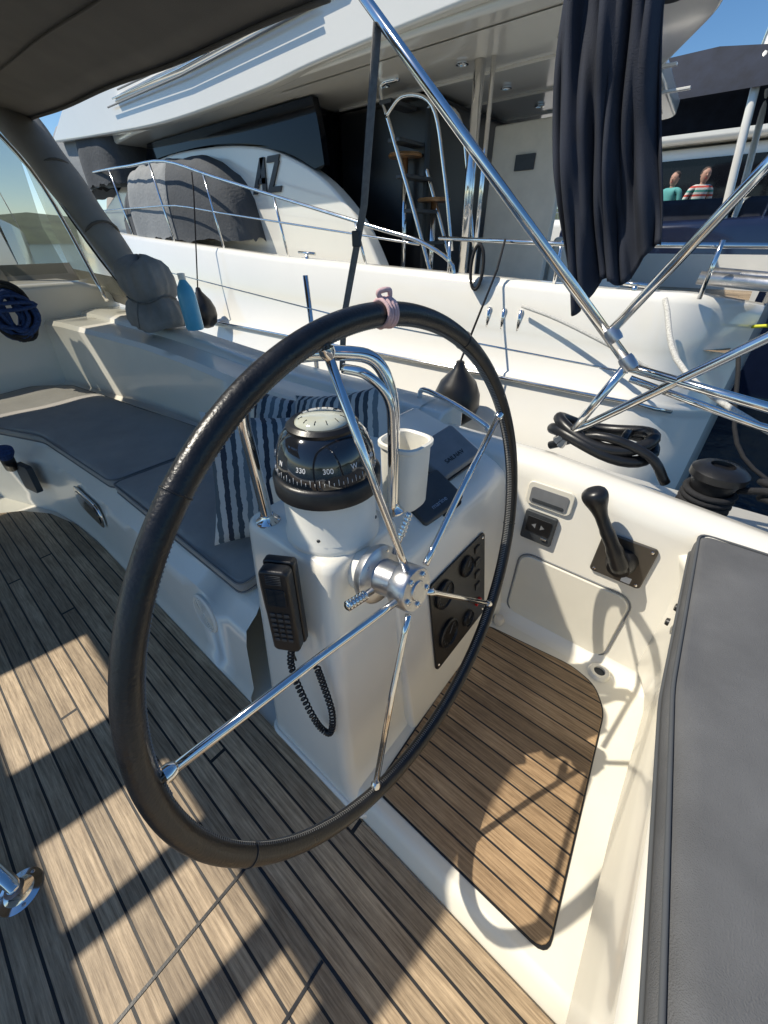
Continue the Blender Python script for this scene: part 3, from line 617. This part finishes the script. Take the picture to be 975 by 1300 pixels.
prism("deckhouse_side",side,'y',3.62,3.80,YW,yt,bevel=.03)
glass=arc([(-7.6,2.24),(-6.8,2.27),(-5.8,2.26),(-4.9,2.18),(-4.3,2.04),(-3.95,1.90)])+arc([(-3.80,1.92),(-3.84,2.2),(-3.9,2.42)])+[(-7.4,2.43)]
prism("side_window",glass,'y',3.66,3.74,TINT,yt)
prism("house_core",[(-10.6,1.3),(-7.6,2.2),(-7.4,2.43),(-4.2,2.43),(-4.2,.9),(-10.6,.9)],'y',3.8,7.0,TINT,yt,bevel=.02)
for y in(4.3,5.1,5.9): tube("door_frame",[(-4.13,y,.72),(-4.13,y,2.43)],.03,BLK,yt,seg=8)
tube("column",[(-2.25,3.95,.9),(-2.27,3.95,2.43)],.045,SS,yt); tube("column",[(-2.13,3.95,.9),(-2.15,3.95,2.43)],.02,SS,yt)
box("painted_shade_block",(-3.5,5.5,1.55),(1.2,2.6,1.7),BLK,yt,bevel=.05)  # solid black block, paints in the shade inside the cockpit opening
box("companion_panel",(-2.15,4.85,1.45),(.75,.10,1.5),BEI,yt,bevel=.02)
box("panel_grille",(-2.15,4.79,1.9),(.2,.02,.12),DRK,yt,bevel=.004)
box("wet_bar",(-1.45,5.4,1.0),(.8,.5,.6),YW,yt,bevel=.04)
for p in((-3.1,4.1,1.95),(-2.8,4.2,1.6)):
    lathe("stool_seat",[(.16,0),(.17,.015),(.16,.03),(.01,.032)],p,WOOD,yt,seg=28); tube("stool_post",[(p[0],p[1],.72),p],.03,SS,yt)
for dy in(0,.42):
    tube("ladder_rail",[(-2.5,3.8+dy,.95),(-2.75,3.8+dy,1.5),(-3.05,3.82+dy,2.1),(-3.2,3.85+dy,2.4),(-3.0,3.85+dy,2.43)],.02,SS,yt,smoothpts=6)
    tube("ladder_hand_rail",[(-2.3,3.8+dy,1.2),(-2.45,3.8+dy,1.8),(-2.6,3.8+dy,2.2),(-2.9,3.8+dy,2.3),(-3.1,3.8+dy,2.2)],.016,SS,yt,smoothpts=6)
for k in range(6):
    t=k/5; box("ladder_tread",(-2.62-.5*t,4.02,1.0+1.3*t),(.14,.42,.03),DRK,yt,bevel=.006)
fp=dense([(-9.8,4.6),(-8.6,3.5),(-7.0,3.3),(-2.4,3.28),(-.62,3.36),(-.75,4.2),(-1.25,5.2),(-1.4,7.2),(-8.6,7.2),(-9.8,6.2)],.4,.2)
prism("flybridge_deck",fp,'z',2.44,2.58,YW,yt,bevel=.03)
fs=arc([(-9.6,2.62),(-8.0,2.52),(-6.0,2.42),(-4.2,2.42),(-3.2,2.46),(-.7,2.50)])+arc([(-.55,2.62),(-1.6,2.72),(-2.6,2.95),(-3.6,3.25),(-6,3.3),(-8.2,3.05),(-9.6,2.68)])
prism("flybridge_side",fs,'y',3.22,3.34,YW,yt,bevel=.025)
prism("side_gutter",arc([(-7.0,2.72),(-5.2,2.70),(-3.0,2.74)])+arc([(-2.9,2.80),(-5.2,2.78),(-6.9,2.77)]),'y',3.185,3.225,YW,yt,bevel=.01)
for k in range(3): tube("side_moulding",[(-7.2+.2*k,3.175,2.70+.05*k),(-5.3,3.165,2.68+.05*k),(-3.3,3.165,2.72+.05*k)],.009,MGR if k!=1 else SS,yt)
mesh("ceiling_liner",[(-4.1,3.45,2.433),(-1.1,3.5,2.433),(-1.5,6.9,2.433),(-4.1,6.9,2.433)],[(0,1,2,3)],YW,yt)
for i in range(3):
    for j in range(3): lathe("spotlight",[(.05,0),(.05,-.012),(.036,-.014),(.034,-.004),(.001,-.003)],(-3.2+i*.8,3.9+j*.8,2.43),SS,yt,seg=24)
for y in(4.25,5.05,5.85): box("ceiling_rib",(-2.6,y,2.425),(3.0,.05,.02),YW,yt,bevel=.004)
lathe("loudspeaker",[(.09,0),(.09,-.02),(.075,-.025),(.07,-.01),(.001,-.01)],(-.95,3.75,2.435),DRK,yt,seg=32)
EM=[[(0,0),(.10,0),(.30,.36),(.20,.36)],[(.205,.36),(.30,.36),(.34,.0),(.25,.0)],[(.13,.10),(.33,.10),(.325,.16),(.165,.16)],[(.36,.30),(.62,.30),(.655,.36),(.39,.36)],[(.40,.06),(.55,.30),(.64,.30),(.50,.06)],[(.36,.0),(.66,.0),(.69,.06),(.40,.06)]]
for e in EM: prism("emblem_bar",[(-5.0+(a+b*.25)*.78,1.74+b*.86) for a,b in e],'y',3.598,3.618,DRK,yt)
def railz(x): return 1.28 if x>-2.2 else 1.28+(-2.2-x)*.21 if x>-6 else 2.08+(-6-x)*.04
rx=[-12,-10,-8,-7,-6,-5,-4,-3.2,-2.6,-2.2]
tube("bow_rail",[(x,3.12+hy(x),railz(x)) for x in rx]+[(-1.9,3.12,1.15),(-1.85,3.12,1.02)],.016,SS,yt,smoothpts=4)
tube("bow_rail_mid",[(x,3.12+hy(x),railz(x)*.5+.62) for x in rx],.009,SS,yt,smoothpts=3)
for x in(-2.9,-4.0,-5.2,-6.4,-7.8,-9.4): tube("rail_post",[(x+.12,3.14+hy(x),1.02),(x,3.12+hy(x),railz(x))],.013,SS,yt)
tube("side_rail",[(-2.0,3.1,1.30),(-1.0,3.1,1.26),(.3,3.25,1.25),(1.2,4,1.25)],.014,SS,yt)
for x in(-1.9,-1.05,-.2): tube("rail_post",[(x,3.12,1.0),(x,3.1,1.28)],.012,SS,yt)
def hump(n,c,L,Wd,H,m,g,fl=3,tilt=0):
    st=[]
    for i in range(33):
        u=i/32*2-1; k=max(0.0,(1-abs(u)**fl))**.5; row=[]
        for j in range(25):
            a=math.pi*j/24; ww=math.copysign(abs(math.cos(a))**.7,math.cos(a))
            row.append((c[0]+u*L/2,c[1]-ww*Wd/2*(.35+.65*k),c[2]+H*k*math.sin(a)**.6*(1+tilt*u)+.016*math.sin(13*u+5*a)+.008*math.sin(31*u-7*a)))
        st.append(row)
    return loft(n,st,m,g,smooth=True)
tc_=group("sunpad_cover"); hump("cover",(-6.6,3.55,1.30),3.4,.75,.85,COV,tc_,tilt=.1)
hump("cover_panel",(-6.9,3.545,1.33),1.5,.78,.84,COV2,tc_,fl=8)
wc_=group("windscreen_cover"); hump("cover",(-9.6,3.75,2.0),3.0,.9,.95,COV2,wc_,fl=3); hump("cover_side",(-8.5,3.72,2.02),1.5,.92,.98,COV,wc_,fl=5)
def fender(x,y,z,r,h,zt):
    g=group("fender")
    lathe("body",[(.01,h*.62),(r*.16,h*.6),(r*.25,h*.5),(r*.75,h*.28),(r*.97,h*.08),(r,-h*.1),(r*.85,-h*.3),(r*.5,-h*.42),(.01,-h*.46)],(x,y,z),BLK,g,seg=32)
    tube("lanyard",[(x,y,z+h*.6),(x,3.04,zt-.15),(x+.02,3.06,zt+.03)],.008,ROPB,g,seg=8)
fender(-1.45,2.64,.28,.18,.46,1.26); fender(-5.35,2.80,.55,.16,.44,1.9)
rc=group("hanging_rope_coil")
for k in range(5): tube("turn",[(-1.62+.05*math.cos(a)+.006*k,3.05-.01*k,1.12+.14*math.sin(a)) for a in [2*math.pi*j/24 for j in range(24)]],.011,ROPB,rc,cyc=True,seg=8)
gw=group("gangway")
for y in(3.2,3.65): tube("side_beam",[(-.25,y,1.10),(2.6,y+.1,.92)],.035,SSB,gw)
for k in range(14): box("tread",(-.12+k*.2,3.43,1.10-.0135*k*1),(.10,.44,.02),SSB,gw,bevel=.004)
tube("lifting_wire",[(.3,3.3,1.12),(2.2,3.5,2.2)],.006,SS,gw)
ml=group("mooring_line"); tube("line",[(-.35,2.98,1.0),(-.1,2.6,.72),(.5,2.2,.55),(1.5,2.0,.35),(3,2.2,.1)],.014,ROPE,ml,smoothpts=6)
ml=group("mooring_line"); tube("line",[(-1.2,3.0,.9),(-.9,2.95,.84),(-.5,2.9,.72),(-.2,2.9,.60)],.011,ROPE,ml,smoothpts=6)
ml=group("mooring_line"); tube("line",[(.0,3.6,.8),(.5,3.2,.95),(1.5,2.8,1.25)],.010,YEL,ml,smoothpts=6)
ml=group("mooring_line"); tube("line",[(.1,3.3,.7),(.35,3.0,.2),(.9,2.9,.1),(2.0,2.8,.4)],.012,ROPB,ml,smoothpts=6)
# ------------------------------------------------------------ background boats
def bgboat(name,x,y,L,m,canv,h=1.4,mast=0,flip=1,lift=0,cl=.26):
    g=group(name)
    st=[]
    for i in range(13):
        t=i/12; w=1.6*(1-(t)**3)*(.75+.25*min(1,t*5)); X=x+flip*(L*t-L/2)
        st.append([(X,y-w*.8,-.9),(X,y-w,h-.9+.3*t*t),(X,y-w-.05,h-.1+.45*t*t),(X,y-w,h+.5*t*t),(X,y,h+.06+.5*t*t),(X,y+w,h+.5*t*t),(X,y+w*.8,-.9)])
    loft("hull",st,m,g,smooth=True)
    cab=[(x-flip*L*.22,h),(x-flip*L*.20,h+.55),(x-flip*L*.05,h+.65),(x+flip*L*.08,h+.45),(x+flip*L*.2,h+.1)]
    if not lift:
        prism("cabin",cab,'y',y-1.0,y+1.0,YW,g,bevel=.08)
        prism("cabin_window",[(a,b) for a,b in [(x-flip*L*.18,h+.2),(x-flip*L*.17,h+.42),(x-flip*L*.04,h+.50),(x+flip*L*.07,h+.32)]],'y',y-1.02,y+1.02,GLS,g)
    s2=[]
    for i in range(9):
        X=x-flip*(L*.46-L*cl*i/8); s2.append([(X,y-1.3,h+.75+lift),(X,y-1.1,h+1.25+lift*.8+.1*math.sin(i)),(X,y,h+1.45+lift*.8+.05*math.sin(i*2)),(X,y+1.1,h+1.25+lift*.8),(X,y+1.3,h+.75+lift)])
    loft("canopy",s2,canv,g,smooth=True)
    for i in(-.44,-.46+cl): tube("canopy_frame",[(x+flip*L*i,y-1.35,h-.05),(x+flip*L*i,y-1.3,h+.9+lift),(x+flip*L*i,y,h+1.4+lift*.8)],.02,SS,g,smoothpts=4)
    pts=[(x+flip*(L*t-L/2),y-1.55*(1-t**3),h+.6+.45*t*t) for t in(.3,.45,.6,.75,.9,.99)]
    tube("guard_rail",pts,.018,SS,g)
    for p in pts: tube("post",[(p[0],p[1],p[2]-.6),p],.014,SS,g)
    if mast:
        tube("mast",[(x+flip*L*.05,y,h+.4),(x+flip*L*.05,y,mast)],.09,SSB,g)
        tube("boom",[(x+flip*L*.05,y,h+1.2),(x-flip*L*.38,y,h+1.3)],.12,canv,g)
        for q in(-.48,.49): tube("stay",[(x+flip*L*q,y,h+.2),(x+flip*L*.05,y,mast-.2)],.012,SS,g,seg=6)
        for q in(-1.4,1.4): tube("shroud",[(x+flip*L*.05,y+q,h),(x+flip*L*.05,y+q*.5,mast*.55),(x+flip*L*.05,y,mast-.3)],.012,SS,g,seg=6)
        tube("spreader",[(x+flip*L*.05,y-.8,mast*.55),(x+flip*L*.05,y+.8,mast*.55)],.03,SSB,g)
    return g
g=bgboat("moored_motorboat",1.6,9.6,9,NH,NAVY,h=1.45,flip=1,lift=.60,cl=.5)
for k in range(5): box("cockpit_seat",(-2.3+k*1.15,9.2,1.58),(1.05,.6,.36),NAVY,g,bevel=.08)
tube("radar_arch",[(-.6,8.4,1.2),(-.9,8.5,3.1),(-.9,9.6,3.5),(-.9,10.8,3.1),(-.6,10.9,1.2)],.05,YW,g,smoothpts=5)
bgboat("moored_sailboat",4.5,18.0,10,YW,NAVY,h=1.5,mast=14)
bgboat("moored_sailboat",-3,22.8,10,YW,NAVY,h=1.6,mast=15)
bgboat("moored_sailboat",-14,8.5,11,YW,CANL,h=1.3,mast=14)
bgboat("moored_sailboat",-17,2.5,10,YW,NAVY,h=1.2,mast=13)
bgboat("moored_sailboat",-22,17,11,YW,COV,h=1.3,mast=15)
bgboat("moored_sailboat",1,28,11,YW,COV,h=1.6,mast=16)
bgboat("moored_sailboat",9,25,11,YW,NAVY,h=1.6,mast=14)
bgboat("moored_sailboat",-10,25,11,YW,NAVY,h=1.5,mast=17)
g=group("flybridge_cruiser"); X0=-1.6
prism("hull",[(X0-6,-.8),(X0-7,1.8),(X0+7,1.6),(X0+7,-.8)],'y',15.4,19,YW,g,bevel=.2)
prism("house",[(X0-4,1.8),(X0-2.5,3.2),(X0+4,3.2),(X0+5,1.7)],'y',15.8,18.6,YW,g,bevel=.15)
prism("window",[(X0-3.2,2.1),(X0-2.3,2.95),(X0+3.6,2.95),(X0+4.2,2.1)],'y',15.76,15.82,TINT,g)
prism("flybridge",[(X0-3,3.25),(X0-2.4,3.9),(X0+4.4,3.75),(X0+5,3.22)],'y',15.5,18.9,YW,g,bevel=.12)
tube("arch",[(X0+2.2,15.7,3.8),(X0+2.9,15.8,5.0),(X0+2.9,17.2,5.2),(X0+2.9,18.6,5.0),(X0+2.2,18.7,3.8)],.10,YW,g,smoothpts=5)
for k in range(3): tube("aerial",[(X0+2.9,16+k*.9,5.1),(X0+3.6,16+k*.9,7.6)],.02,SS,g,seg=6)
lathe("radome",[(.35,0),(.38,.1),(.3,.25),(.01,.3)],(X0+2.9,17.2,5.25),YW,g)
# ------------------------------------------------------------ people on the quay
def person(x,y,z,face,shirt,trous):
    g=group("person")
    def skin(n,V,E,R,m):
        me=bpy.data.meshes.new(n); me.from_pydata(V,E,[]); o=bpy.data.objects.new(n,me); S.collection.objects.link(o); o.parent=g
        k=o.modifiers.new("k",'SKIN'); k.use_smooth_shade=True
        for i,r in enumerate(R): me.skin_vertices[0].data[i].radius=(r,r*.8)
        me.skin_vertices[0].data[0].use_root=True
        o.modifiers.new("s",'SUBSURF').levels=2; me.materials.append(m); return o
    skin("torso",[(0,0,.95),(0,0,1.15),(0,0,1.35),(0,0,1.44),(.19,0,1.41),(.25,.02,1.15),(-.19,0,1.41),(-.26,.02,1.16)],[(0,1),(1,2),(2,3),(3,4),(4,5),(3,6),(6,7)],[.15,.14,.16,.10,.07,.055,.07,.055],shirt)
    skin("legs",[(0,0,.98),(.10,0,.88),(.11,-.02,.48),(.11,.02,.08),(.12,-.12,.04),(-.10,0,.88),(-.12,.0,.48),(-.13,.03,.08),(-.14,-.10,.04)],[(0,1),(1,2),(2,3),(3,4),(0,5),(5,6),(6,7),(7,8)],[.14,.095,.07,.05,.04,.095,.07,.05,.04],trous)
    for s in(1,-1): skin("forearm",[(s*.255,.02,1.17),(s*.24,-.12,1.0),(s*.16,-.24,1.02),(s*.14,-.28,1.03)],[(0,1),(1,2),(2,3)],[.045,.042,.033,.03],SKIN)
    skin("neck",[(0,0,1.44),(0,-.01,1.55)],[(0,1)],[.055,.055],SKIN)
    lathe("head",[(.01,-.12),(.05,-.11),(.075,-.06),(.085,0),(.08,.06),(.05,.105),(.01,.12)],(0,-.01,1.63),SKIN,g,seg=24)
    lathe("hair",[(.088,-.01),(.091,.04),(.078,.09),(.045,.122),(.01,.132)],(0,.012,1.635),HAIR,g,seg=24)
    tube("nose",[(0,-.085,1.64),(0,-.112,1.61)],.012,SKIN,g,seg=8)
    for s in(1,-1):
        lathe("eye",[(.008,0),(.001,.003)],(s*.032,-.088,1.655),BLK,g,axis=(0,-1,0),seg=10)
        lathe("ear",[(.02,0),(.015,.01),(.001,.012)],(s*.082,0,1.63),SKIN,g,axis=(s,0,0),seg=12,sx=.7)
    tube("mouth",[(-.02,-.088,1.575),(.02,-.088,1.575)],.004,RED,g,seg=6)
    g.location=(x,y,z); g.rotation_euler=(0,0,face)
person(-1.56,12.5,.70,math.radians(25),SHIRT,JEAN)
person(-2.15,12.8,.70,math.radians(-20),TEAL,JEAN)
# ------------------------------------------------------------ light
sd=Vector((-.45,-.36,.75)).normalized()
w=bpy.data.worlds.new("World"); S.world=w; w.use_nodes=True; nt=w.node_tree
sk=nt.nodes.new("ShaderNodeTexSky"); sk.sky_type='NISHITA'; sk.sun_disc=False; sk.sun_elevation=math.asin(sd.z); sk.sun_rotation=math.atan2(sd.x,sd.y)
sk.dust_density=.1; sk.ozone_density=2.2; sk.air_density=.9
hsv=nt.nodes.new("ShaderNodeHueSaturation"); hsv.inputs["Saturation"].default_value=1.22; nt.links.new(sk.outputs[0],hsv.inputs["Color"])
bg=nt.nodes["Background"]; nt.links.new(hsv.outputs[0],bg.inputs[0]); bg.inputs[1].default_value=.128
l=bpy.data.lights.new("sun",'SUN'); l.energy=5.0; l.angle=math.radians(.5); l.color=(1,.93,.80)
lo=bpy.data.objects.new("sun",l); S.collection.objects.link(lo); lo.rotation_euler=sd.to_track_quat('Z','Y').to_euler()
# ------------------------------------------------------------ camera
pit,yaw,roll=.6194,.6949,-.0095
h=Vector((-math.sin(yaw),math.cos(yaw),0)); r=Vector((math.cos(yaw),math.sin(yaw),0)); z=Vector((0,0,1))
F=h*math.cos(pit)-z*math.sin(pit); U=h*math.sin(pit)+z*math.cos(pit)
R_=r*math.cos(roll)+U*math.sin(roll); U2=-r*math.sin(roll)+U*math.cos(roll)
cd=bpy.data.cameras.new("camera"); cam=bpy.data.objects.new("camera",cd); S.collection.objects.link(cam)
M=Matrix((R_,U2,-F)).transposed().to_4x4(); M.translation=(0,0,1.3); cam.matrix_world=M
cd.sensor_fit='VERTICAL'; cd.sensor_height=36; cd.sensor_width=27; cd.lens=486.8/1300*36; cd.clip_end=8000; cd.clip_start=.01
S.camera=cam
S.view_settings.view_transform='Standard'; S.view_settings.look='None'; S.view_settings.exposure=0
